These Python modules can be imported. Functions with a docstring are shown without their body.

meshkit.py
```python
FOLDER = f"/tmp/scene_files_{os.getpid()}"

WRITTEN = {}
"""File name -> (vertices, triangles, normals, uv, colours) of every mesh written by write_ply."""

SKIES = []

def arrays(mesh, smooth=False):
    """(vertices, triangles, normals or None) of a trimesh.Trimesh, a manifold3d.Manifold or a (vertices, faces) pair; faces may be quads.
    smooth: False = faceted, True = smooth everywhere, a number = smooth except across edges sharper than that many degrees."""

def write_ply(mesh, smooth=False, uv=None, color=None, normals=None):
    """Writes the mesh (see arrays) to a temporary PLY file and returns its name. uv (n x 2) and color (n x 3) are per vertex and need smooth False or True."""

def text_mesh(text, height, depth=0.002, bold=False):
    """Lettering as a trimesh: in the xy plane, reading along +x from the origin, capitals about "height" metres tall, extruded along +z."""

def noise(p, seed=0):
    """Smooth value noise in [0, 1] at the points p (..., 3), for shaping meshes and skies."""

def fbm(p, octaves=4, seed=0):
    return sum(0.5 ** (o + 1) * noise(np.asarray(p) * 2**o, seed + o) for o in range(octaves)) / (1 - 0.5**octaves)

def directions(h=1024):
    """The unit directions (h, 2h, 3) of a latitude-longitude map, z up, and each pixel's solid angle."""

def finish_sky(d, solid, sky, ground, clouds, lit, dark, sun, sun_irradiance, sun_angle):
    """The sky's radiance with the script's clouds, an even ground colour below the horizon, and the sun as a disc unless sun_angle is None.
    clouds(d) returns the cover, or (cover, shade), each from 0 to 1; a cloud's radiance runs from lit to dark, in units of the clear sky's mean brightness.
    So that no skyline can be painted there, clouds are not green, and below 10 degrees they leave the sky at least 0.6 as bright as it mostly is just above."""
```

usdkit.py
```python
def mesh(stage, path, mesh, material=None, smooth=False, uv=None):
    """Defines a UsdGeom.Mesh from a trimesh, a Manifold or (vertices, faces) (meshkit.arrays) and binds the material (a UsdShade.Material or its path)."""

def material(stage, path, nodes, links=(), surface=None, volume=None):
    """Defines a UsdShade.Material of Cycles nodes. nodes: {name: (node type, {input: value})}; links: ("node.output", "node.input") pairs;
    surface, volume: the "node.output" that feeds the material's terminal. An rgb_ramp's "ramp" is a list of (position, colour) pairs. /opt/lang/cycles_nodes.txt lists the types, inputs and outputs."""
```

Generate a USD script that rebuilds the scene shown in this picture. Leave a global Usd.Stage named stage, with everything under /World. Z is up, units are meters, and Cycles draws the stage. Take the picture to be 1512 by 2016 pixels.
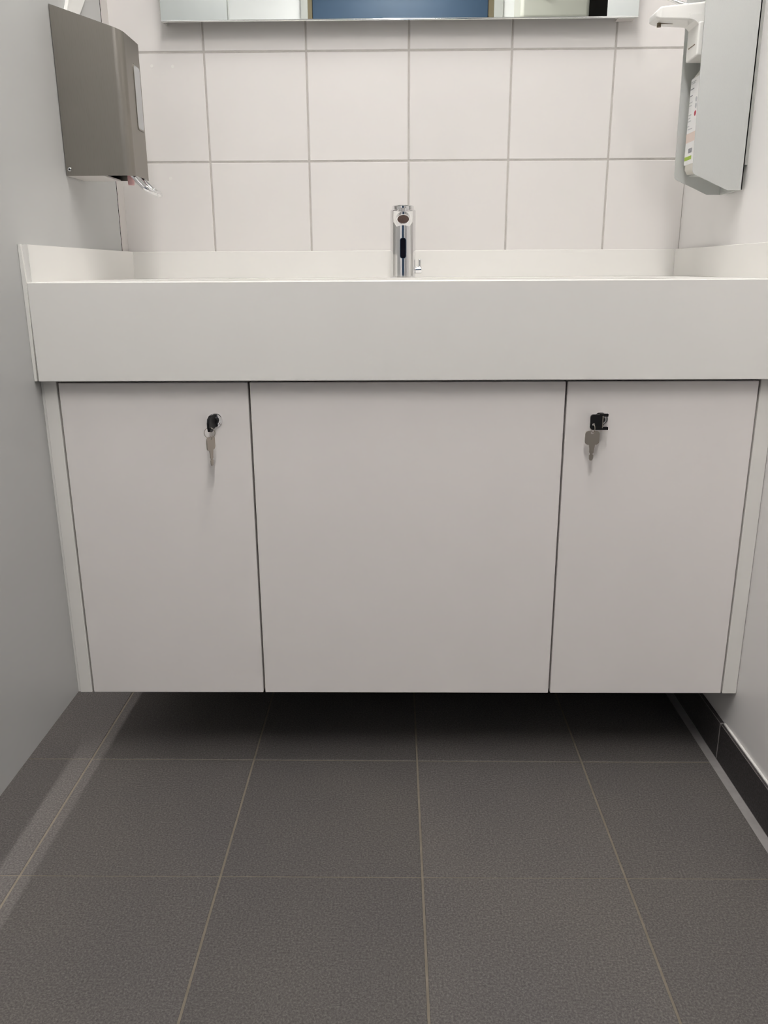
import math
import numpy as np
import trimesh
import manifold3d as m3
import usdkit
import meshkit
from shapely.geometry import Polygon, Point, box as sbox
from shapely.ops import unary_union
from pxr import Usd, UsdGeom, UsdLux, Gf, Sdf

rng = np.random.default_rng(7)
stage = Usd.Stage.CreateInMemory()
UsdGeom.SetStageUpAxis(stage, 'Z')
UsdGeom.SetStageMetersPerUnit(stage, 1.0)
UsdGeom.Xform.Define(stage, '/World')
UsdGeom.Scope.Define(stage, '/World/Looks')

# ------------------------------------------------------------------ camera
F_PX, YAW, PITCH, ROLL = 1615.39, -0.0142, -0.2870, -0.0052
CAM = np.array([0.0837, -1.8169, 0.8631])
EXPOSURE = 1.2
cp, sp, cr, sr = math.cos(PITCH), math.sin(PITCH), math.cos(ROLL), math.sin(ROLL)
fwd = np.array([math.sin(YAW) * cp, math.cos(YAW) * cp, sp])
rt0 = np.array([math.cos(YAW), -math.sin(YAW), 0.0])
up0 = np.cross(rt0, fwd)
rt, up = cr * rt0 + sr * up0, -sr * rt0 + cr * up0
cam = UsdGeom.Camera.Define(stage, '/World/camera')
cam.CreateHorizontalApertureAttr(36.0)
cam.CreateVerticalApertureAttr(48.0)
cam.CreateFocalLengthAttr(F_PX / 1512 * 36.0)
cam.CreateClippingRangeAttr(Gf.Vec2f(0.02, 100))
cam.CreateExposureAttr(EXPOSURE)
M4 = Gf.Matrix4d(1.0)
for i, r in enumerate((rt, up, -fwd, CAM)):
    M4.SetRow(i, Gf.Vec4d(*map(float, r), 1.0 if i == 3 else 0.0))
cam.AddTransformOp().Set(M4)

# ------------------------------------------------------------------ light (the room's tube lamps, see ceiling_light below)
LAMP = 22.0            # radiance of the lamp over the wash place
LAMP_NEXT = 20.0       # radiance of the lamp behind the partition
LAMP_COLOR = (1.0, 0.965, 0.93)

# ------------------------------------------------------------------ helpers
origin = {'/World': np.zeros(3)}
used = set()


def path_for(parent, name):
    p, k = f'{parent}/{name}', 0
    while p in used:
        k += 1
        p = f'{parent}/{name}_{k:03d}'
    used.add(p)
    return p


def prim_path(parent):
    return '/World' if parent is None else (parent if isinstance(parent, str) else str(parent.GetPath()))


def tag(p, label=None, cat=None, group=None, kind=None):
    for k, x in (('label', label), ('category', cat), ('group', group), ('kind', kind)):
        if x:
            p.SetCustomDataByKey(k, x)
    return p


def thing(name, label=None, cat=None, loc=(0, 0, 0), group=None, kind=None):
    path = path_for('/World', name)
    x = UsdGeom.Xform.Define(stage, path)
    x.AddTranslateOp().Set(Gf.Vec3d(*map(float, loc)))
    origin[path] = np.array(loc, float)
    return tag(x.GetPrim(), label, cat, group, kind)


def obj(name, mesh, mat, parent=None, smooth=False, label=None, cat=None, group=None, kind=None):
    """mesh is in world coordinates; it is stored relative to its thing"""
    pp = prim_path(parent)
    path = path_for(pp, name)
    o = origin[pp]
    if isinstance(mesh, m3.Manifold):
        mm = mesh.to_mesh()
        mesh = trimesh.Trimesh(np.array(mm.vert_properties[:, :3]), np.array(mm.tri_verts), process=False)
    m = trimesh.Trimesh(np.array(mesh.vertices) - o, np.array(mesh.faces), process=False)
    g = usdkit.mesh(stage, path, m, mat, smooth=smooth)
    origin[path] = o
    return tag(g.GetPrim(), label, cat, group, kind)


def part_parent(prim):
    return str(prim.GetPath())


def cbox(x0, x1, y0, y1, z0, z1, c=0.0):
    """box with chamfered edges"""
    lo, hi = np.minimum((x0, y0, z0), (x1, y1, z1)), np.maximum((x0, y0, z0), (x1, y1, z1))
    if c <= 0:
        return trimesh.creation.box(bounds=[lo, hi])
    pts = []
    for sx in (0, 1):
        for sy in (0, 1):
            for sz in (0, 1):
                p = np.where((sx, sy, sz), hi, lo).astype(float)
                s = np.where((sx, sy, sz), -1.0, 1.0)
                for a in range(3):
                    q = p + s * c
                    q[a] = p[a]
                    pts.append(q)
    return trimesh.convex.convex_hull(np.array(pts))


def rbox(x0, x1, y0, y1, z0, z1, r, seg=12):
    """box with round edges (hull of spheres)"""
    s = m3.Manifold.sphere(r, seg)
    ms = [s.translate((x, y, z)) for x in (x0 + r, x1 - r) for y in (y0 + r, y1 - r) for z in (z0 + r, z1 - r)]
    return m3.Manifold.batch_hull(ms)


def poly_extrude(poly, h, axis='z', at=0.0):
    """extrude a shapely polygon. axis z: (x, y) -> up from at; axis y: (x, z) along +y from at; axis x: (y, z) along +x from at"""
    geoms = getattr(poly, 'geoms', [poly])
    m = trimesh.util.concatenate([trimesh.creation.extrude_polygon(g, h, engine='earcut') for g in geoms])
    v = m.vertices
    if axis == 'z':
        w = v + [0, 0, at]
    elif axis == 'y':
        w = np.stack([v[:, 0], at + v[:, 2], v[:, 1]], 1)
    else:
        w = np.stack([at + v[:, 2], v[:, 0], v[:, 1]], 1)
    m = trimesh.Trimesh(w, m.faces, process=False)
    if axis == 'y':
        m.invert()
    return m


def cyl(p0, p1, r, seg=32, r1=None):
    p0, p1 = np.array(p0, float), np.array(p1, float)
    h = np.linalg.norm(p1 - p0)
    if r1 is None:
        m = trimesh.creation.cylinder(r, h, sections=seg)
        m.apply_translation((0, 0, h / 2))
    else:
        m = trimesh.creation.revolve(np.array([[0, 0], [r, 0], [r1, h], [0, h]]), sections=seg)
    m.apply_transform(trimesh.geometry.align_vectors([0, 0, 1], (p1 - p0) / h))
    m.apply_translation(p0)
    return m


def lathe(profile, loc, axis=(0, 0, 1), seg=48):
    m = trimesh.creation.revolve(np.array(profile, float), sections=seg)
    m.apply_transform(trimesh.geometry.align_vectors([0, 0, 1], np.array(axis, float)))
    m.apply_translation(loc)
    return m


def tube(points, r, seg=12, closed=False):
    """swept round bar along points"""
    P = np.array(points, float)
    n = len(P)
    V, Fc = [], []
    nrm = None
    for i in range(n):
        if closed:
            t = P[(i + 1) % n] - P[i - 1]
        else:
            t = P[min(i + 1, n - 1)] - P[max(i - 1, 0)]
        t = t / np.linalg.norm(t)
        if nrm is None:
            a = np.array([0, 0, 1.0]) if abs(t[2]) < 0.9 else np.array([1.0, 0, 0])
            nrm = np.cross(t, a)
        nrm = nrm - t * (nrm @ t)
        nrm /= np.linalg.norm(nrm)
        b = np.cross(t, nrm)
        for k in range(seg):
            a = 2 * math.pi * k / seg
            V.append(P[i] + r * (math.cos(a) * nrm + math.sin(a) * b))
    rows = n if closed else n - 1
    for i in range(rows):
        j = (i + 1) % n
        for k in range(seg):
            l = (k + 1) % seg
            a, b_, c, d = i * seg + k, i * seg + l, j * seg + l, j * seg + k
            Fc += [[a, b_, c], [a, c, d]]
    if not closed:
        for i, flip in ((0, False), (n - 1, True)):
            V.append(P[i])
            c = len(V) - 1
            for k in range(seg):
                a, b_ = i * seg + k, i * seg + (k + 1) % seg
                Fc.append([c, a, b_] if flip else [c, b_, a])
    m = trimesh.Trimesh(np.array(V), np.array(Fc), process=False)
    m.fix_normals()
    return m


def cat(*ms):
    out = []
    for m in ms:
        if isinstance(m, m3.Manifold):
            mm = m.to_mesh()
            m = trimesh.Trimesh(np.array(mm.vert_properties[:, :3]), np.array(mm.tri_verts), process=False)
        out.append(m)
    return trimesh.util.concatenate(out)


def to_manifold(m):
    m = m.copy()
    m.merge_vertices()
    return m3.Manifold(m3.Mesh(np.array(m.vertices, np.float32), np.array(m.faces, np.uint32)))


def rrect(x0, x1, y0, y1, r, n=8):
    return sbox(x0 + r, y0 + r, x1 - r, y1 - r).buffer(r, quad_segs=n)


# ------------------------------------------------------------------ materials
L = '/World/Looks/'


def srgb(r, g, b):
    f = lambda c: ((c / 255 + 0.055) / 1.055) ** 2.4 if c > 10 else c / 255 / 12.92
    return (f(r), f(g), f(b))


def plain(name, color, rough=0.5, spec=0.5, metal=0.0, vary=0.03, scale=6.0, bump=0.0, bump_scale=400.0, **kw):
    c = np.array(color)
    nodes = {'co': ('geometry', {}),
             'n': ('noise_texture', {'scale': scale, 'detail': 4.0}),
             'r': ('rgb_ramp', {'ramp': [(0.3, tuple(c * (1 - vary))), (0.7, tuple(np.minimum(c * (1 + vary), 1)))]}),
             'p': ('principled_bsdf', {'roughness': rough, 'specular_ior_level': spec, 'metallic': metal, **kw})}
    links = [('co.position', 'n.vector'), ('n.fac', 'r.fac'), ('r.color', 'p.base_color')]
    if bump:
        nodes['n2'] = ('noise_texture', {'scale': bump_scale, 'detail': 2.0})
        nodes['b'] = ('bump', {'strength': bump, 'distance': 0.0005})
        links += [('co.position', 'n2.vector'), ('n2.fac', 'b.height'), ('b.normal', 'p.normal')]
    return usdkit.material(stage, L + name, nodes, links, surface='p.BSDF')


def floor_mat(name, tint):
    t = np.array(tint)
    return usdkit.material(stage, L + name, {
        'co': ('geometry', {}),
        'fine': ('noise_texture', {'scale': 340.0, 'detail': 4.0, 'roughness': 0.75}),
        'fr': ('rgb_ramp', {'ramp': [(0.30, tuple(t * 0.50)), (0.5, tuple(t)), (0.70, tuple(t * 1.75))]}),
        'sp': ('voronoi_texture', {'scale': 300.0}),
        'sr': ('rgb_ramp', {'ramp': [(0.05, (1, 1, 1)), (0.13, (0, 0, 0))]}),
        'wn': ('white_noise_texture', {}),
        'wr': ('rgb_ramp', {'ramp': [(0.93, (0, 0, 0)), (0.97, (1, 1, 1))]}),
        'mul': ('mix', {'mix_type': 'multiply', 'fac': 1.0}),
        'mixs': ('mix', {'color2': tuple(t * 3.2)}),
        'big': ('noise_texture', {'scale': 3.0, 'detail': 3.0}),
        'br': ('rgb_ramp', {'ramp': [(0.3, (0.93, 0.93, 0.95)), (0.7, (1.07, 1.06, 1.03))]}),
        'out': ('mix', {'mix_type': 'multiply', 'fac': 1.0}),
        'bump': ('bump', {'strength': 0.15, 'distance': 0.0004}),
        'p': ('principled_bsdf', {'roughness': 0.62, 'specular_ior_level': 0.35}),
    }, [('co.position', 'fine.vector'), ('co.position', 'sp.vector'), ('co.position', 'big.vector'),
        ('sp.color', 'wn.vector'), ('wn.value', 'wr.fac'), ('fine.fac', 'fr.fac'), ('sp.distance', 'sr.fac'),
        ('sr.color', 'mul.color1'), ('wr.color', 'mul.color2'), ('mul.color', 'mixs.fac'), ('fr.color', 'mixs.color1'),
        ('big.fac', 'br.fac'), ('mixs.color', 'out.color1'), ('br.color', 'out.color2'), ('out.color', 'p.base_color'),
        ('fine.fac', 'bump.height'), ('bump.normal', 'p.normal')], surface='p.BSDF')


def brushed(name, color, rough, direction):
    """brushed metal; direction = scale of the noise along x, y, z"""
    c = np.array(color)
    return usdkit.material(stage, L + name, {
        'co': ('geometry', {}),
        'm': ('mapping', {'scale': direction}),
        'n': ('noise_texture', {'scale': 1.0, 'detail': 3.0}),
        'r': ('rgb_ramp', {'ramp': [(0.25, tuple(c * 0.96)), (0.75, tuple(c * 1.04))]}),
        'rr': ('map_range', {'from_min': 0.2, 'from_max': 0.8, 'to_min': rough * 0.85, 'to_max': rough * 1.15}),
        'p': ('principled_bsdf', {'metallic': 1.0}),
    }, [('co.position', 'm.vector'), ('m.vector', 'n.vector'), ('n.fac', 'r.fac'), ('n.fac', 'rr.value'),
        ('r.color', 'p.base_color'), ('rr.result', 'p.roughness')], surface='p.BSDF')


MAT = {}
MAT['tile'] = [plain(f'wall_tile_{i}', np.array((0.745, 0.722, 0.705)) * k, rough=0.33, spec=0.45, vary=0.012, scale=4, bump=0.03, bump_scale=30) for i, k in enumerate((1.0, 0.985, 1.01))]
MAT['wall_grout'] = plain('wall_grout', (0.50, 0.475, 0.45), rough=0.9, spec=0.2, vary=0.08, scale=60)
MAT['plaster'] = plain('painted_plaster', (0.76, 0.755, 0.755), rough=0.75, spec=0.25, vary=0.012, scale=5, bump=0.08, bump_scale=250)
MAT['gloss_wall'] = plain('gloss_wall_paint', (0.79, 0.775, 0.765), rough=0.36, spec=0.5, vary=0.008, scale=5, bump=0.04, bump_scale=200)
MAT['ceiling'] = plain('ceiling_paint', (0.78, 0.775, 0.76), rough=0.9, spec=0.2, vary=0.01)
MAT['floor'] = [floor_mat(f'floor_tile_{i}', np.array((0.108, 0.100, 0.096)) * k) for i, k in enumerate((1.0, 0.94, 1.05))]
MAT['floor_grout'] = plain('floor_grout', (0.205, 0.180, 0.145), rough=0.95, spec=0.1, vary=0.12, scale=40)
MAT['pale_grout'] = plain('pale_joint', (0.30, 0.285, 0.28), rough=0.9, spec=0.15, vary=0.08, scale=50)
MAT['skirting'] = floor_mat('skirting_tile', np.array((0.046, 0.042, 0.043)))
MAT['partition'] = plain('grey_laminate', (0.49, 0.493, 0.486), rough=0.42, spec=0.4, vary=0.01, scale=8, bump=0.03, bump_scale=600)
MAT['profile'] = plain('light_profile', (0.64, 0.61, 0.59), rough=0.5, spec=0.4, vary=0.01)
MAT['laminate'] = plain('white_laminate', (0.83, 0.795, 0.775), rough=0.45, spec=0.4, vary=0.008, scale=10, bump=0.05, bump_scale=700)
MAT['filler'] = plain('filler_laminate', (0.80, 0.785, 0.75), rough=0.45, spec=0.4, vary=0.008, scale=10)
MAT['carcass'] = plain('carcass_board', (0.12, 0.115, 0.11), rough=0.8, spec=0.2)
MAT['counter'] = plain('solid_surface', (0.79, 0.778, 0.75), rough=0.38, spec=0.45, vary=0.008, scale=6)
MAT['silicone'] = plain('white_silicone', (0.78, 0.77, 0.74), rough=0.4, spec=0.5, vary=0.02, scale=30)
MAT['chrome'] = usdkit.material(stage, L + 'chrome', {'p': ('principled_bsdf', {'metallic': 1.0, 'roughness': 0.05, 'base_color': (0.80, 0.80, 0.81)})}, surface='p.BSDF')
MAT['mirror'] = usdkit.material(stage, L + 'mirror_glass', {'p': ('principled_bsdf', {'metallic': 1.0, 'roughness': 0.008, 'base_color': (0.77, 0.82, 0.81)})}, surface='p.BSDF')
MAT['trim'] = usdkit.material(stage, L + 'polished_trim', {'p': ('principled_bsdf', {'metallic': 1.0, 'roughness': 0.10, 'base_color': (0.85, 0.86, 0.86)})}, surface='p.BSDF')
MAT['steel'] = brushed('brushed_steel', (0.295, 0.275, 0.248), 0.40, (2500.0, 2500.0, 60.0))
MAT['anodised'] = brushed('anodised_aluminium', (0.655, 0.668, 0.655), 0.55, (1500.0, 1500.0, 400.0))
MAT['white_plastic'] = plain('white_plastic', (0.82, 0.815, 0.79), rough=0.3, spec=0.5, vary=0.005)
MAT['bottle'] = plain('bottle_plastic', (0.62, 0.60, 0.54), rough=0.35, spec=0.5, vary=0.01)
MAT['label'] = plain('label_paper', (0.80, 0.80, 0.80), rough=0.4, spec=0.4, vary=0.01)
MAT['ink'] = plain('grey_print', (0.22, 0.22, 0.25), rough=0.5, spec=0.3)
MAT['pale_ink'] = plain('pale_grey_print', (0.50, 0.51, 0.53), rough=0.5, spec=0.3)
MAT['red'] = plain('red_print', (0.45, 0.03, 0.06), rough=0.5, spec=0.3)
MAT['green'] = plain('green_print', (0.36, 0.52, 0.06), rough=0.5, spec=0.3)
MAT['pink_print'] = plain('beige_print', (0.72, 0.60, 0.54), rough=0.5, spec=0.3)
MAT['brown'] = plain('brown_nozzle', (0.16, 0.12, 0.07), rough=0.35, spec=0.5)
MAT['black'] = plain('black_plastic', (0.008, 0.008, 0.009), rough=0.42, spec=0.28, vary=0.1)
MAT['dark'] = plain('dark_gap', (0.03, 0.028, 0.026), rough=0.7, spec=0.2)
MAT['sensor'] = plain('sensor_window', (0.006, 0.005, 0.009), rough=0.12, spec=0.5)
MAT['aerator'] = plain('aerator', (0.10, 0.06, 0.05), rough=0.5, spec=0.4, vary=0.25, scale=900)
MAT['pink'] = plain('pink_soap_nozzle', (0.75, 0.45, 0.45), rough=0.4, spec=0.5)
MAT['window'] = plain('grey_view_window', (0.42, 0.42, 0.43), rough=0.25, spec=0.5)
MAT['key'] = usdkit.material(stage, L + 'nickel_key', {'p': ('principled_bsdf', {'metallic': 1.0, 'roughness': 0.33, 'base_color': (0.50, 0.455, 0.40)})}, surface='p.BSDF')
MAT['blue'] = plain('blue_door_paint', (0.022, 0.052, 0.100), rough=0.45, spec=0.4, vary=0.04)
MAT['frame'] = plain('grey_frame_paint', (0.42, 0.42, 0.40), rough=0.5, spec=0.4)
MAT['seal'] = plain('brown_seal', (0.16, 0.13, 0.08), rough=0.7, spec=0.3)
MAT['beige'] = plain('beige_enamel', (0.58, 0.57, 0.50), rough=0.35, spec=0.5, vary=0.01)
MAT['dark_door'] = plain('dark_brown_panel', (0.020, 0.017, 0.016), rough=0.6, spec=0.3)
MAT['lamp'] = usdkit.material(stage, L + 'lamp_diffuser', {'e': ('emission', {'color': LAMP_COLOR, 'strength': LAMP})}, surface='e.emission')
MAT['lamp_next'] = usdkit.material(stage, L + 'lamp_diffuser_next', {'e': ('emission', {'color': LAMP_COLOR, 'strength': LAMP_NEXT})}, surface='e.emission')

# ------------------------------------------------------------------ the room
XL, XR = -0.4762, 0.6793          # partition face, right wall face
ROOM_L, ROOM_R, ROOM_F, ROOM_H = -1.75, 1.75, -2.6, 2.5
WING = -0.86                      # the right wall ends here; the room is wider beyond

# floor: grout bed with single tiles
fl = thing('floor', 'dark grey speckled stoneware tile floor', None, kind='structure')
obj('grout_bed', cbox(ROOM_L, ROOM_R, ROOM_F, 0, -0.06, -0.0009), MAT['floor_grout'], fl)
FX, FY, FT, FJ = -0.4766, -0.5037, 0.300, 0.0034
floor_edge = 0.6563
k = 0
for iy in range(-7, 2):
    for ix in range(-5, 8):
        x0, x1 = FX + ix * FT + FJ / 2, FX + (ix + 1) * FT - FJ / 2
        y0, y1 = FY + iy * FT, FY + (iy + 1) * FT
        ys = []
        for (x, y, e) in ((x0, y0, 1), (x1, y0, 1), (x1, y1, -1), (x0, y1, -1)):
            skew = 0.0 if abs(y - FY) > 0.01 else np.interp(x, (-0.48, 0.42), (0.0040, -0.0012))
            ys.append((x, y + skew + e * (0.0008 if abs(y - FY + FT) < 0.01 else 0.0012)))
        p = Polygon(ys)
        lim = sbox(ROOM_L, ROOM_F, floor_edge if y1 > WING else ROOM_R, -0.001)
        p = p.intersection(lim)
        if p.is_empty or p.area < 2e-4 or p.geom_type != 'Polygon':
            continue
        if y0 > WING and x0 > floor_edge:
            continue
        top, bot = p.buffer(-0.0008, join_style=2), p
        a, b = np.array(bot.exterior.coords)[:-1], np.array(top.exterior.coords)[:-1]
        pts = np.vstack([np.c_[a, np.full(len(a), -0.01)], np.c_[a, np.full(len(a), -0.0007)], np.c_[b, np.zeros(len(b))]])
        obj('tile', trimesh.convex.convex_hull(pts), MAT['floor'][(ix * 7 + iy * 3) % 3], fl)
obj('edge_joint', cbox(floor_edge - 0.0005, XR, WING, -0.001, -0.01, -0.0003), MAT['pale_grout'], fl, label='wide pale grey joint along the right skirting')

# back wall: grout layer with single glazed tiles
wb = thing('wall_back', 'white glazed tile wall with grey joints', None, kind='structure')
obj('grout_layer', cbox(ROOM_L, ROOM_R, 0.0012, 0.12, 0, ROOM_H), MAT['wall_grout'], wb)
TX, TZ, TW, TH, TJ = -0.2959, 1.0771, 0.2039, 0.2025, 0.0036
for iz in range(-3, 7):
    for ix in range(-3, 5):
        x0, x1 = TX + ix * TW + TJ / 2, TX + (ix + 1) * TW - TJ / 2
        z0, z1 = TZ + iz * TH + TJ / 2, TZ + (iz + 1) * TH - TJ / 2
        x1, z1 = min(x1, XR - 0.0005), min(z1, ROOM_H - 0.001)
        if x1 - x0 < 0.01 or z1 - z0 < 0.01:
            continue
        c = 0.0010
        pts = [(x, y, z) for x in (x0, x1) for z in (z0, z1) for y in (0.009, c)] + [(x, 0.0, z) for x in (x0 + c, x1 - c) for z in (z0 + c, z1 - c)]
        obj('tile', trimesh.convex.convex_hull(np.array(pts)), MAT['tile'][(ix * 5 + iz * 3 + 30) % 3], wb)
for (x, z) in ((-0.4009, 1.2556), (-0.3593, 1.2544), (-0.3797, 1.0469)):
    obj('hole_plug', cyl((x, 0.0005, z), (x, -0.0005, z), 0.0031, 16), MAT['silicone'], wb)

obj('ceiling', cbox(ROOM_L, ROOM_R, ROOM_F, 0, ROOM_H, ROOM_H + 0.1), MAT['ceiling'], label='white painted ceiling', kind='structure')
obj('wall_left', cbox(ROOM_L - 0.1, ROOM_L, ROOM_F, 0.12, 0, ROOM_H), MAT['plaster'], label='white painted wall beyond the partition', kind='structure')
obj('wall_right', cbox(XR, XR + 0.10, WING, 0.001, 0, ROOM_H), MAT['gloss_wall'], label='white painted plaster wall', kind='structure')
obj('wall_side', cbox(ROOM_R, ROOM_R + 0.1, ROOM_F, 0.12, 0, ROOM_H), MAT['plaster'], label='white painted wall at the far side of the room', kind='structure')
# front wall with the door opening
DX0, DX1, DTOP = -0.356, 0.590, 2.125
obj('wall_front', cat(cbox(ROOM_L, DX0, ROOM_F - 0.12, ROOM_F, 0, ROOM_H), cbox(DX1, ROOM_R, ROOM_F - 0.12, ROOM_F, 0, ROOM_H),
                      cbox(DX0, DX1, ROOM_F - 0.12, ROOM_F, DTOP, ROOM_H)), MAT['plaster'], label='white painted wall with the blue door', kind='structure')
dr = thing('door_1', 'blue door in a grey frame, seen in the mirror', None, (0.11, ROOM_F, 0), kind='structure')
obj('door_frame', cat(cbox(DX0, -0.323, ROOM_F - 0.10, ROOM_F + 0.012, 0, DTOP, 0.002), cbox(0.549, DX1, ROOM_F - 0.10, ROOM_F + 0.012, 0, DTOP, 0.002),
                      cbox(-0.323, 0.549, ROOM_F - 0.10, ROOM_F + 0.012, DTOP - 0.035, DTOP, 0.002)), MAT['frame'], dr)
obj('door_seal', cat(cbox(-0.323, -0.303, ROOM_F - 0.06, ROOM_F + 0.002, 0, DTOP - 0.035), cbox(0.523, 0.549, ROOM_F - 0.06, ROOM_F - 0.01, 0, DTOP - 0.035)), MAT['seal'], dr)
obj('door_panel', cbox(-0.302, 0.521, ROOM_F - 0.05, ROOM_F - 0.005, 0.006, DTOP - 0.04, 0.002), MAT['blue'], dr)
hd = obj('door_handle', tube([(0.46, ROOM_F - 0.006, 1.03), (0.46, ROOM_F + 0.05, 1.03), (0.455, ROOM_F + 0.055, 1.03), (0.34, ROOM_F + 0.055, 1.03)], 0.009), MAT['trim'], dr, smooth=40)

# skirting along the right wall
bs = thing('baseboard_right', 'dark stoneware skirting tiles along the right wall', None, (XR, -0.45, 0), kind='structure')
for y1 in (-0.001, -0.195, -0.495, -0.795):
    y0 = {-0.001: -0.1965, -0.195: -0.4965, -0.495: -0.7965, -0.795: WING}[y1]
    obj('tile', cbox(XR - 0.008, XR + 0.0005, y0 + 0.0034, y1 - 0.0004, 0.0005, 0.0735, 0.0012), MAT['skirting'], bs)
obj('joint_fill', cbox(XR - 0.0077, XR, WING, -0.001, 0, 0.0730), MAT['pale_grout'], bs)
obj('top_seal', cbox(XR - 0.0036, XR + 0.0005, WING, -0.4975, 0.0725, 0.0760, 0.0008), MAT['silicone'], bs, label='pale sealant bead on top of the skirting')

# ------------------------------------------------------------------ partition on the left (hangs clear of the floor)
PZ = 0.1504
pt = thing('partition_wall', 'light grey laminate cubicle partition standing clear of the floor on the left', 'partition', (XL - 0.006, -0.7, 0))
obj('panel', cbox(XL - 0.012, XL, -1.35, -0.0570, PZ, ROOM_H - 0.002, 0.0006), MAT['partition'], pt)
obj('wall_profile', cat(cbox(XL - 0.016, XL - 0.0035, -0.0520, 0.0004, PZ, ROOM_H - 0.002, 0.0006)), MAT['profile'], pt, label='pale upright profile where the partition meets the tiles')
obj('gap_seal', cbox(XL - 0.011, XL - 0.0006, -0.0570, -0.0520, PZ, ROOM_H - 0.002), MAT['dark'], pt)
obj('edge_profile', cbox(XL - 0.016, XL + 0.003, -1.372, -1.35, PZ, ROOM_H - 0.002, 0.001), MAT['frame'], pt)
obj('support_foot', cat(cyl((XL - 0.006, -1.28, 0), (XL - 0.006, -1.28, PZ), 0.010, 20), cyl((XL - 0.006, -1.28, 0), (XL - 0.006, -1.28, 0.006), 0.03, 24)), MAT['trim'], pt, smooth=40)

# ------------------------------------------------------------------ washstand: solid-surface trough with fascia and upstands
YF, ZT, ZFB, ZS = -0.5442, 0.8476, 0.6988, 0.9020
ct = thing('washstand', 'white solid surface washstand with deep front fascia and low upstands', 'washbasin', (0.1, -0.27, ZFB))
CL, CR = XL + 0.0062, XR - 0.0005
# top plate with an oblong basin opening, and the basin below it
top2d = sbox(CL, YF + 0.012, CR, -0.0015)
hole = rrect(-0.33, 0.54, -0.475, -0.175, 0.05, 10)
obj('top_plate', poly_extrude(top2d.difference(hole), 0.012, 'z', ZT - 0.012), MAT['counter'], ct)
shell = poly_extrude(hole.buffer(0.008).difference(hole), 0.105, 'z', ZT - 0.117)
obj('basin', cat(shell, poly_extrude(hole.buffer(0.008), 0.008, 'z', ZT - 0.125)), MAT['counter'], ct)
obj('drain', lathe([(0, 0), (0.03, 0), (0.032, 0.002), (0.03, 0.003), (0, 0.002)], (0.1, -0.33, ZT - 0.1168)), MAT['chrome'], ct, smooth=40)
obj('fascia', cbox(CL, CR, YF, YF + 0.0122, ZFB, ZT, 0.0012), MAT['counter'], ct)
obj('upstand', cbox(CL, CR, -0.0120, -0.0008, ZT - 0.0005, ZS, 0.0010), MAT['counter'], ct)
obj('upstand', poly_extrude(Polygon([(XL + 0.0006, YF + 0.004), (XL + 0.0132, YF + 0.004), (XL + 0.0084, -0.0118), (XL + 0.0006, -0.0118)]), ZS - ZT + 0.0005, 'z', ZT - 0.0005), MAT['counter'], ct)
obj('upstand', cbox(XR - 0.0105, XR - 0.0005, YF + 0.004, -0.0118, ZT - 0.0005, ZS, 0.0010), MAT['counter'], ct)
obj('sealant', poly_extrude(Polygon([(XL + 0.0004, ZFB + 0.001), (XL + 0.0042, ZFB + 0.001), (XL + 0.0066, ZT), (XL + 0.0042, ZS + 0.0004), (XL + 0.0004, ZS + 0.0004)]), 0.006, 'y', YF - 0.0008), MAT['silicone'], ct, label='white sealant bead at the left end')

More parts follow.
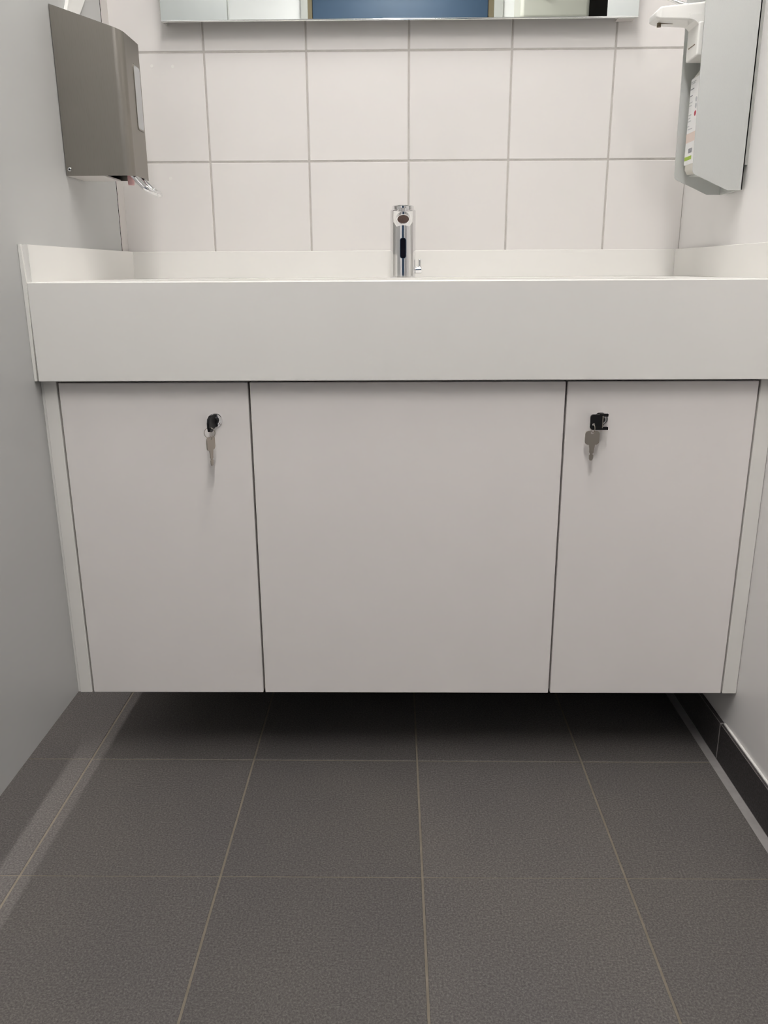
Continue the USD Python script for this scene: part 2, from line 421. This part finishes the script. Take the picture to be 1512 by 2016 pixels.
# ------------------------------------------------------------------ cabinet below
YD, ZB, ZD = -0.5242, 0.1504, 0.6945
TD = 0.019
cb = thing('vanity_cabinet', 'white laminate cabinet with two locked doors hanging under the washstand', 'cabinet', (0.1, -0.27, ZB))
obj('body', cat(cbox(XL + 0.006, XR - 0.002, YD + TD + 0.0015, -0.03, ZB + 0.003, ZB + 0.019), cbox(XL + 0.006, XL + 0.022, YD + TD + 0.0015, -0.03, ZB + 0.019, ZFB - 0.005),
                cbox(XR - 0.018, XR - 0.002, YD + TD + 0.0015, -0.03, ZB + 0.019, ZFB - 0.005), cbox(XL + 0.022, XR - 0.018, YD + TD + 0.0015, YD + TD + 0.010, ZB + 0.019, ZFB - 0.005)), MAT['carcass'], cb)
obj('filler_strip', cbox(XL + 0.0042, -0.4511, YD - 0.0005, YD + TD, ZB, ZFB - 0.0005, 0.0008), MAT['filler'], cb)
obj('filler_strip', cbox(0.6548, XR - 0.0006, YD - 0.0005, YD + TD, ZB, ZFB - 0.0005, 0.0008), MAT['filler'], cb)
obj('sealant', cbox(XL + 0.0003, XL + 0.0045, YD + 0.001, YD + 0.008, ZB + 0.001, ZFB - 0.001), MAT['silicone'], cb)
g = 0.0016
doorL = obj('door', cbox(-0.4482, -0.1468 - g, YD, YD + TD, ZB, ZD, 0.0010), MAT['laminate'], cb)
obj('middle_panel', cbox(-0.1468 + g, 0.3529 - g, YD, YD + TD, ZB, ZD, 0.0010), MAT['laminate'], cb)
doorR = obj('door', cbox(0.3529 + g, 0.6520, YD, YD + TD, ZB, ZD, 0.0010), MAT['laminate'], cb)
LKL, LKR = np.array((-0.2030, YD, 0.6345)), np.array((0.4095, YD, 0.6345))
lockp = [(0.0, 0.0), (0.0116, 0.0), (0.0116, 0.0016), (0.0107, 0.0028), (0.0092, 0.0028), (0.0088, 0.0018), (0.0, 0.0018)]
for d, lk in ((doorL, LKL), (doorR, LKR)):
    obj('lock', lathe(lockp, lk + (0, 0.0002, 0), (0, -1, 0), 40), MAT['chrome'], part_parent(d), smooth=35, label='round chrome cam lock')

# keys -----------------------------------------------------------------
def ring(c, r, w, axis, n=40):
    """split ring: closed round wire"""
    a = np.array(axis, float) / np.linalg.norm(axis)
    u = np.cross(a, (0, 0, 1.0)); u /= np.linalg.norm(u)
    v = np.cross(a, u)
    return tube([np.array(c) + r * (math.cos(t) * u + math.sin(t) * v) for t in np.linspace(0, 2 * math.pi, n, endpoint=False)], w, 10, closed=True)


def metal_key(name, label, top, yaw, scale=1.0):
    """flat key hanging from its hole; top = point of the ring in the hole"""
    head = rrect(-0.0114, 0.0114, -0.0195, 0.0025, 0.0055, 8)
    hole_ = Point(0, 0).buffer(0.0030)
    sh = Polygon([(-0.0048, -0.019), (0.0048, -0.019), (0.0046, -0.0225), (0.0036, -0.0285), (0.0037, -0.0320), (0.0018, -0.0338), (0.0020, -0.0350), (0.0034, -0.0368),
                  (0.0033, -0.0410), (0.0020, -0.0448), (-0.0018, -0.0448), (-0.0030, -0.0420), (-0.0032, -0.0366), (-0.0020, -0.0352), (-0.0019, -0.0338), (-0.0034, -0.0318), (-0.0036, -0.0255)])
    t = thing(name, label, 'key', top)
    for nm, pg, th in (('bow', head.difference(hole_), 0.0021), ('blade', sh, 0.0017)):
        m = poly_extrude(pg, th, 'y', -th / 2)
        m.apply_scale(scale)
        m.apply_transform(trimesh.transformations.rotation_matrix(yaw, (0, 0, 1)))
        m.apply_translation(top)
        obj(nm, m, MAT['key'], t)
    return t


# left lock: black key seen nearly edge-on, ring and narrow-looking key below
kb = thing('black_key', 'black plastic headed key in the left cabinet lock, seen edge-on', 'key', LKL + (0, -0.003, 0))
pl = Polygon([(-0.0030, 0.0080), (-0.0090, 0.0098), (-0.0200, 0.0094), (-0.0282, 0.0055), (-0.0302, 0.0), (-0.0305, -0.0060), (-0.0280, -0.0125), (-0.0220, -0.0138), (-0.0120, -0.0105), (-0.0030, -0.0080)]).buffer(0.0012).difference(Point(-0.0262, -0.0082).buffer(0.0022))
m = poly_extrude(pl, 0.0042, 'x', -0.0021)
m.apply_transform(trimesh.transformations.rotation_matrix(math.radians(-8), (0, 0, 1)))
m.apply_translation(LKL + (0, -0.0015, 0))
obj('key_head', m, MAT['black'], kb)
obj('collar', lathe([(0, 0), (0.0060, 0), (0.0060, 0.0030), (0.0045, 0.0052), (0, 0.0052)], LKL + (0, -0.0019, 0), (0, -1, 0), 28), MAT['black'], kb, smooth=35)
obj('blade', cbox(LKL[0] - 0.0009, LKL[0] + 0.0009, LKL[1] - 0.006, LKL[1] + 0.012, LKL[2] - 0.003, LKL[2] + 0.003), MAT['key'], kb)
RR = 0.0083
rc = np.array((-0.2069, LKL[1] - 0.0282, 0.6192))
obj('key_ring', ring(rc, RR, 0.00055, (0.12, -1, 0.15)), MAT['key'], smooth=True, label='thin wire ring hanging from the black key in the left lock', cat='key ring')
metal_key('metal_key', 'narrow-looking nickel key hanging from the ring at the left lock', rc + (0.0010, -0.0012, -RR + 0.0004), math.radians(70), 0.98)

# right lock: black folding key turned flat, fork to the right, key hanging face-on
kf = thing('folding_key', 'black folding key with forked head turned flat in the right cabinet lock', 'key', LKR + (0, -0.003, 0))
X0, Z0, YK = 0.3893, 0.6208, YD - 0.0165
bw = rrect(X0, X0 + 0.0200, Z0, Z0 + 0.0240, 0.0045, 6).difference(Point(X0 + 0.0052, Z0 + 0.0085).buffer(0.0022))
bar1 = sbox(X0 + 0.014, Z0 + 0.0212, X0 + 0.0268, Z0 + 0.0246).buffer(0.0004)
bar2 = sbox(X0 + 0.012, Z0 + 0.0004, X0 + 0.0275, Z0 + 0.0036).buffer(0.0006)
obj('key_head', poly_extrude(unary_union([bw, bar1, bar2]), 0.0040, 'y', YK - 0.002), MAT['black'], kf)
obj('pivot_pin', cyl((X0 + 0.0190, YK - 0.0021, Z0 + 0.003), (X0 + 0.0190, YK - 0.0021, Z0 + 0.022), 0.0008, 12), MAT['key'], kf, smooth=40)
obj('collar', cat(lathe([(0, 0), (0.0060, 0), (0.0060, 0.0040), (0.0046, 0.0064), (0, 0.0064)], LKR + (0, -0.0019, 0), (0, -1, 0), 28),
                  cbox(LKR[0] - 0.0085, LKR[0] - 0.001, YK + 0.001, LKR[1] - 0.006, LKR[2] - 0.0045, LKR[2] + 0.0045, 0.0005)), MAT['black'], kf, smooth=35)
obj('blade', cbox(LKR[0] - 0.003, LKR[0] + 0.003, LKR[1] - 0.007, LKR[1] + 0.012, LKR[2] - 0.0009, LKR[2] + 0.0009), MAT['key'], kf)
rc2 = np.array((X0 + 0.0048, YK - 0.0006, Z0 + 0.0024))
obj('key_ring', ring(rc2, 0.0070, 0.00055, (1, 0.22, 0)), MAT['key'], smooth=True, label='wire ring seen edge-on, through the flat black key in the right lock', cat='key ring')
metal_key('metal_key', 'flat nickel key with square bow hanging face-on below the right lock', rc2 + (-0.0004, -0.0008, -0.0066), math.radians(4), 1.0)

# ------------------------------------------------------------------ faucet
FA = np.array((0.0997, -0.1050, ZT))
fc = thing('faucet', 'chrome cylindrical sensor tap standing on the washstand', 'faucet', FA)
RB = 0.0252
hgt = 0.1275
body = to_manifold(lathe([(0, 0), (RB, 0), (RB, 0.0012), (RB, hgt - 0.0012), (RB - 0.0012, hgt), (0, hgt)], (0, 0, 0), seg=96))
# short beak at the upper front: flat underside looking forward and down, carrying the outlet
oa = math.radians(50)
beak_pts = [(sx * x, y, hgt + z) for sx in (-1, 1) for (x, y, z) in (
    (0.0190, -0.0100, -0.0040), (0.0190, -0.0420, -0.0040), (0.0182, -0.0500, -0.0048), (0.0150, -0.0533, -0.0060),
    (0.0190, -0.0150, -0.0240), (0.0195, -0.0300, -0.0200), (0.0127, -0.0205, -0.0312), (0.0127, -0.0226, -0.0312), (0.0120, -0.0100, -0.0312))]
beak = m3.Manifold.hull_points(beak_pts)
body = body + beak
obj('body', body.translate(tuple(FA)), MAT['chrome'], fc, smooth=30)
obj('cap', lathe([(0, 0), (0.0215, 0), (0.0215, 0.0070), (0.0200, 0.0085), (0, 0.0088)], FA + (0, 0, hgt - 0.0003), seg=64), MAT['chrome'], fc, smooth=30)
obj('base_ring', lathe([(0, 0), (RB + 0.0004, 0), (RB + 0.0004, 0.0022), (RB - 0.001, 0.0026), (0, 0.0026)], FA + (0, 0, 0.0), seg=64), MAT['chrome'], fc, smooth=30)
# outlet: short tube pointing forward and down
od = np.array((0, -math.cos(oa), -math.sin(oa)))
oc = FA + (0, -0.0405, hgt - 0.0160) - od * 0.0120
sp_ = obj('outlet', lathe([(0.0, 0), (0.0132, 0), (0.0132, 0.0150), (0.0125, 0.0160), (0.0112, 0.0160), (0.0110, 0.0146), (0, 0.0146)], oc, od, 48), MAT['chrome'], fc, smooth=30)
obj('aerator', lathe([(0, 0.0), (0.0109, 0.0), (0.0109, 0.0008), (0, 0.0011)], oc + od * 0.0147, od, 40), MAT['aerator'], part_parent(sp_), smooth=30)
# sensor window
sw = rrect(-0.0052, 0.0052, 0.0375, 0.0745, 0.0042, 6)
swm = poly_extrude(sw, 0.006, 'y', -RB - 0.0009)
swm.apply_translation(FA)
obj('sensor_window', swm, MAT['sensor'], fc)
swr = poly_extrude(sw.buffer(0.0010), 0.0055, 'y', -RB - 0.0005)
swr.apply_translation(FA)
obj('sensor_frame', swr, MAT['chrome'], fc)
kz = 0.0150
kn = obj('mixing_knob', cat(lathe([(0, 0), (0.0062, 0), (0.0072, 0.0015), (0.0072, 0.0120), (0.0064, 0.0132), (0, 0.0134)], FA + (RB - 0.0012, 0, kz), (1, 0, 0), 32)), MAT['chrome'], fc, smooth=30)
obj('pin', lathe([(0, 0), (0.0024, 0), (0.0024, 0.0130), (0.0016, 0.0142), (0, 0.0143)], FA + (RB + 0.0082, 0, kz + 0.0065), seg=20), MAT['chrome'], part_parent(kn), smooth=30)

# ------------------------------------------------------------------ mirror
mr = thing('mirror', 'large frameless wall mirror above the washstand', 'mirror', (0.093, 0, 1.325))
MX0, MX1, MZ0, MZ1 = -0.3676, 0.5510, 1.3253, 1.95
obj('glass', cbox(MX0, MX1, -0.0340, -0.0290, MZ0, MZ1, 0.0006), MAT['mirror'], mr)
obj('backing', cbox(MX0 + 0.006, MX1 - 0.006, -0.0289, -0.0265, MZ0 + 0.012, MZ1 - 0.006), MAT['frame'], mr)
obj('bottom_trim', cat(tube([(MX0 + 0.0004, -0.0338, MZ0 + 0.0003), (MX1 - 0.0004, -0.0338, MZ0 + 0.0003)], 0.0017, 20), cbox(MX0, MX1, -0.0335, -0.0288, MZ0 - 0.0010, MZ0 + 0.0003)), MAT['trim'], mr, smooth=40)
obj('bracket', cbox(0.5150, 0.5480, -0.0270, 0.0003, MZ0 + 0.0008, MZ0 + 0.030, 0.0006), MAT['profile'], mr)
obj('bracket', cbox(MX0 + 0.0006, MX0 + 0.0050, -0.0288, 0.0003, MZ0 + 0.0008, MZ0 + 0.030, 0.0006), MAT['frame'], mr)

# ------------------------------------------------------------------ soap dispenser on the partition
SY0, SY1, SZ0 = -0.3210, -0.2290, 1.0195
SXF = -0.3613
sd = thing('soap_dispenser', 'brushed steel soap dispenser with sloping lid on the left partition', 'soap dispenser', (XL, -0.275, SZ0))
r = 0.016
# plan of the shell: open at the back, front corner rounded
plan = unary_union([sbox(XL + 0.0012, SY0, SXF - r, SY1), rrect(XL + 0.02, SXF, SY0, SY1, r, 10), sbox(SXF - r - 0.02, SY0 + 0.05, SXF, SY1)])
plan = plan.union(rrect(XL + 0.02, SXF, SY0, SY1, r, 10))
th = 0.0016
outer = to_manifold(poly_extrude(plan, 0.30, 'z', SZ0))
inner = to_manifold(poly_extrude(plan.buffer(-th), 0.31, 'z', SZ0 - 0.005))
zb_, zf_ = 1.2785, 1.2400
def below_lid(off):
    """prism under the sloping lid"""
    pg = Polygon([(-0.60, 0.9), (0.0, 0.9), (0.0, zf_ + off), (SXF, zf_ + off), (XL, zb_ + off), (-0.60, zb_ + off)])
    return to_manifold(poly_extrude(pg, 0.4, 'y', -0.5))
shell_m = (outer ^ below_lid(0.0)) - (inner ^ below_lid(-th))
# rounded lower back corner and the mouth cut into the lower front edge
mouth = to_manifold(poly_extrude(Polygon([(-0.405, SZ0 - 0.01), (-0.30, SZ0 - 0.01), (-0.30, SZ0 + 0.0012), (-0.395, SZ0 + 0.0012)]), 0.06, 'y', SY0 + 0.016))
shell_m = shell_m - mouth
obj('housing', shell_m, MAT['steel'], sd, smooth=25)
obj('bottom_plate', cbox(XL + 0.0012, -0.412, SY0 + th, SY1 - th, SZ0 - 0.0004, SZ0 + 0.0020), MAT['profile'], sd)
obj('inner_tray', cbox(-0.411, SXF - 0.012, SY0 + 0.004, SY1 - 0.004, SZ0 + 0.008, SZ0 + 0.014), MAT['black'], sd)
scr = obj('screw', lathe([(0, 0), (0.0034, 0), (0.0032, 0.0010), (0.0022, 0.0015), (0.0016, 0.0013), (0, 0.0013)], (-0.4688, SY0 + 0.0002, 1.0295), (0, -1, 0), 24), MAT['chrome'], sd, smooth=30)
obj('socket', cyl((-0.4688, SY0, 1.0295), (-0.4688, SY0 - 0.0014, 1.0295), 0.0016, 6), MAT['black'], part_parent(scr))
obj('view_window', poly_extrude(rrect(-0.2680, -0.2345, 1.101, 1.2005, 0.006, 5), 0.0012, 'x', SXF - 0.0004), MAT['window'], sd, label='narrow grey level window in the front face')
obj('window_frame', poly_extrude(rrect(-0.2700, -0.2320, 1.0985, 1.2030, 0.007, 5).difference(rrect(-0.2680, -0.2345, 1.101, 1.2005, 0.006, 5)), 0.0012, 'x', SXF - 0.0002), MAT['steel'], sd)
# curved push lever: a bent bail of flat round bar
def bail(y):
    return [(-0.378, y, 1.0345), (-0.370, y, 1.0245), (-0.360, y, 1.0125), (-0.350, y, 1.0020)]
ya, yb = -0.3020, -0.2480
arc = [(-0.350 + 0.0195 * math.sin(t), (ya + yb) / 2 - (yb - ya) / 2 * math.cos(t), 1.0020 - 0.0100 * math.sin(t)) for t in np.linspace(0, math.pi, 17)]
obj('push_lever', tube(bail(ya)[:-1] + arc + bail(yb)[:-1][::-1], 0.0044, 16), MAT['chrome'], sd, smooth=True)
obj('soap_nozzle', lathe([(0, 0), (0.0050, 0), (0.0056, 0.002), (0.0056, 0.018), (0.004, 0.021), (0, 0.021)], (-0.3745, -0.292, 1.0065), seg=24), MAT['pink'], sd, smooth=30, label='pink soap nozzle')

# white plate fixed to the partition behind the dispenser
wp = Polygon([(-0.2120, 1.3450), (-0.1400, 1.3450), (-0.2070, 1.2820), (-0.2620, 1.2750)])
obj('wall_plate', poly_extrude(wp.buffer(-0.004).buffer(0.004), 0.006, 'x', XL + 0.0002), MAT['white_plastic'], label='small white plastic plate on the partition above the soap dispenser', cat='wall plate')

# ------------------------------------------------------------------ sanitiser dispenser on the right wall
DY0, DY1 = -0.3185, -0.2228
hd_ = thing('sanitizer_dispenser', 'silver metal dispenser housing with open front on the right wall', 'dispenser', (XR, -0.27, 0.987))
DTOPZ = 1.3300
side2d = Polygon([(0.5815, DTOPZ), (0.5862, 1.0260), (0.5870, 1.0195), (0.5905, 1.0155), (0.6480, 0.9900), (XR - 0.0066, 0.9900), (XR - 0.0066, DTOPZ)])
obj('side_plate', poly_extrude(side2d, 0.0022, 'y', DY0), MAT['anodised'], hd_)
obj('side_plate', poly_extrude(side2d, 0.0022, 'y', DY1 - 0.0022), MAT['anodised'], hd_)
obj('back_plate', cbox(XR - 0.0088, XR - 0.0064, DY0, DY1, 0.9900, DTOPZ, 0.0003), MAT['anodised'], hd_)
obj('top_plate', cbox(0.6150, XR - 0.0066, DY0, DY1, DTOPZ - 0.001, DTOPZ + 0.0012, 0.0003), MAT['anodised'], hd_)
obj('wall_mount', cbox(XR - 0.0066, XR + 0.0004, DY0 + 0.004, DY1 - 0.010, 1.030, DTOPZ - 0.006), MAT['frame'], hd_)
obj('bottle_shelf', cbox(0.612, XR - 0.0088, DY0 + 0.0022, DY1 - 0.0022, 1.0205, 1.0222), MAT['anodised'], hd_)
# metal lever bar over the pump
obj('lever_bar', tube([(0.6000, -0.2560, 1.2780), (0.5850, -0.2400, 1.2875), (0.5700, -0.2260, 1.2955), (0.5500, -0.2180, 1.3065), (0.5200, -0.2170, 1.3250), (0.4920, -0.2200, 1.3420), (0.4840, -0.2300, 1.3470), (0.4810, -0.2600, 1.3490), (0.4810, -0.2900, 1.3490)], 0.0036, 14), MAT['trim'], hd_, smooth=True)
# white pump head with spout arm
ph = thing('pump_head', 'white plastic pump head with long spout above the sanitizer bottle', 'pump', (0.64, -0.268, 1.21))
def arm_section(x, y0, y1, z0, z1, r):
    return [m3.Manifold.sphere(r, 16).translate((x, y, z)) for y in (y0 + r, y1 - r) for z in (z0 + r, z1 - r)]
arm = m3.Manifold.batch_hull(arm_section(0.5160, -0.2900, -0.2490, 1.2570, 1.2690, 0.0035) + arm_section(0.5215, -0.2920, -0.2480, 1.2552, 1.2745, 0.0035) + arm_section(0.6600, -0.2990, -0.2440, 1.2480, 1.2860, 0.0045))
neck = m3.Manifold.batch_hull(arm_section(0.5840, -0.2990, -0.2450, 1.1995, 1.2500, 0.0028) + arm_section(0.6600, -0.2990, -0.2450, 1.1995, 1.2600, 0.0028))
fx, fz, fr = 0.5660, 1.2360, 0.0185
fillet = to_manifold(poly_extrude(Polygon([(0.600, 1.262), (0.600, 1.225), (0.5845, 1.225)] + [(fx + fr * math.cos(t), fz + fr * math.sin(t)) for t in np.linspace(0, math.pi / 2, 13)] + [(fx, 1.262)]), 0.0484, 'y', -0.2962))
obj('spout_arm', arm, MAT['white_plastic'], ph, smooth=50)
obj('pump_body', neck + fillet, MAT['white_plastic'], ph, smooth=50)
obj('nozzle', cyl((0.5245, -0.2690, 1.2490), (0.5245, -0.2690, 1.2590), 0.0034, 20), MAT['brown'], ph, smooth=40)
obj('slot', cbox(0.5270, 0.5470, -0.2700, -0.2680, 1.2536, 1.2558), MAT['brown'], ph)
obj('print', cbox(0.5808, 0.5814, -0.2880, -0.2560, 1.2180, 1.2196), MAT['brown'], ph, label='thin brown printed line')
# bottle
bt = thing('sanitizer_bottle', 'square white sanitizer bottle with printed label inside the open dispenser', 'bottle', (0.63, -0.268, 1.0222))
BX0, BX1, BY0, BY1 = 0.5985, 0.6640, -0.3060, -0.2325
def rr_section(sx, sy, z, r=0.012):
    cx_, cy_ = (BX0 + BX1) / 2, (BY0 + BY1) / 2
    w, d = (BX1 - BX0) / 2 * sx, (BY1 - BY0) / 2 * sy
    return [(cx_ + a * (w - r), cy_ + b * (d - r), z) for a in (-1, 1) for b in (-1, 1)], r
sph = []
body_b = m3.Manifold.batch_hull([m3.Manifold.cylinder(h, r_, r_, 24).translate((x, y, z)) for (z, h, r_) in ((1.0225, 0.004, 0.006), (1.030, 0.146, 0.010)) for x in (BX0 + 0.010, BX1 - 0.010) for y in (BY0 + 0.010, BY1 - 0.010)])
shoulder = m3.Manifold.batch_hull([m3.Manifold.cylinder(0.002, 0.010, 0.010, 24).translate((x, y, 1.174)) for x in (BX0 + 0.010, BX1 - 0.010) for y in (BY0 + 0.010, BY1 - 0.010)] + [m3.Manifold.cylinder(0.004, 0.022, 0.022, 32).translate((0.6315, -0.269, 1.193))])
obj('bottle_body', body_b + shoulder + m3.Manifold.cylinder(0.010, 0.015, 0.015, 32).translate((0.6315, -0.269, 1.190)), MAT['bottle'], bt, smooth=40)
lb2 = rrect(BY0 + 0.009, BY1 - 0.002, 1.0375, 1.1760, 0.004, 4)
lab = obj('label', poly_extrude(lb2, 0.0004, 'x', BX0 - 0.0004), MAT['label'], bt)
LP = part_parent(lab)
XP = BX0 - 0.0007
def pr(y0, y1, z0, z1, mat, name='print'):
    obj(name, cbox(XP, XP + 0.0004, y0, y1, z0, z1), MAT[mat], LP)
pr(-0.2700, -0.2360, 1.0450, 1.0510, 'green')
for i in range(7):
    pr(-0.2700 + i * 0.0027, -0.2700 + i * 0.0027 + 0.0010 + 0.0006 * (i % 2), 1.0560, 1.0635, 'ink', 'bar')
pr(-0.2800, -0.2345, 1.0740, 1.0890, 'pink_print')
for j, (z, a, b, mt) in enumerate(((1.1700, -0.2600, -0.2360, 'pale_ink'), (1.1675, -0.2560, -0.2390, 'pale_ink'), (1.1590, -0.2530, -0.2360, 'ink'), (1.1485, -0.2480, -0.2360, 'ink'), (1.1380, -0.2500, -0.2360, 'pale_ink'), (1.1330, -0.2470, -0.2360, 'pale_ink'), (1.1180, -0.2490, -0.2360, 'pale_ink'), (1.1130, -0.2470, -0.2360, 'pale_ink'), (1.1080, -0.2510, -0.2360, 'pale_ink'), (1.1000, -0.2440, -0.2360, 'pale_ink'), (1.0950, -0.2600, -0.2400, 'pale_ink'))):
    pr(a, b, z, z + 0.0013, mt)
for i, (z, mt) in enumerate(((1.1180, 'red'), (1.1300, 'pale_ink'), (1.1400, 'pale_ink'))):
    obj('symbol', cyl((XP, -0.2690, z), (XP + 0.0004, -0.2690, z), 0.0042, 24), MAT[mt], LP)
def on_bottle(m):
    v = m.vertices
    return trimesh.Trimesh(np.stack([XP + 0.0004 - v[:, 2], -0.2350 - v[:, 0], v[:, 1]], 1), m.faces, process=False)

# ------------------------------------------------------------------ things on the front wall, seen only in the mirror
wh = thing('water_heater', 'beige enamelled box with a round knob on the wall behind the camera', 'water heater', (0.79, ROOM_F, 1.93))
obj('casing', rbox(0.640, 0.945, ROOM_F + 0.0005, -2.36, 1.925, 2.38, 0.018, 16), MAT['beige'], wh, smooth=50)
obj('knob', cyl((0.745, -2.361, 2.020), (0.745, -2.345, 2.020), 0.016, 28), MAT['beige'], wh, smooth=40)
obj('dark_panel', cbox(0.955, 1.075, ROOM_F + 0.0002, ROOM_F + 0.03, 0.02, 2.38, 0.002), MAT['dark_door'], label='narrow dark panel on the front wall beside the beige box', cat='panel')

# ------------------------------------------------------------------ ceiling lamps
def tube_light(name, label, x, y0, y1, w, mat):
    t = thing(name, label, 'ceiling light', (x, (y0 + y1) / 2, ROOM_H))
    obj('housing', cat(cbox(x - w / 2 - 0.012, x - w / 2, y0 - 0.012, y1 + 0.012, ROOM_H - 0.055, ROOM_H, 0.001), cbox(x + w / 2, x + w / 2 + 0.012, y0 - 0.012, y1 + 0.012, ROOM_H - 0.055, ROOM_H, 0.001),
                       cbox(x - w / 2, x + w / 2, y0 - 0.012, y0, ROOM_H - 0.055, ROOM_H), cbox(x - w / 2, x + w / 2, y1, y1 + 0.012, ROOM_H - 0.055, ROOM_H)), MAT['white_plastic'], t)
    obj('diffuser', cbox(x - w / 2 + 0.0005, x + w / 2 - 0.0005, y0 + 0.0005, y1 - 0.0005, ROOM_H - 0.058, ROOM_H - 0.045), mat, t)


tube_light('ceiling_light', 'shorter white tube lamp on the ceiling above the wash place', 0.11, -1.15, -0.50, 0.12, MAT['lamp'])
tube_light('ceiling_light', 'long white tube lamp on the ceiling in front of the blue door', 0.11, -2.40, -1.35, 0.16, MAT['lamp'])
tube_light('ceiling_light', 'long white tube lamp on the ceiling behind the grey partition', -0.95, -1.60, -0.30, 0.12, MAT['lamp_next'])
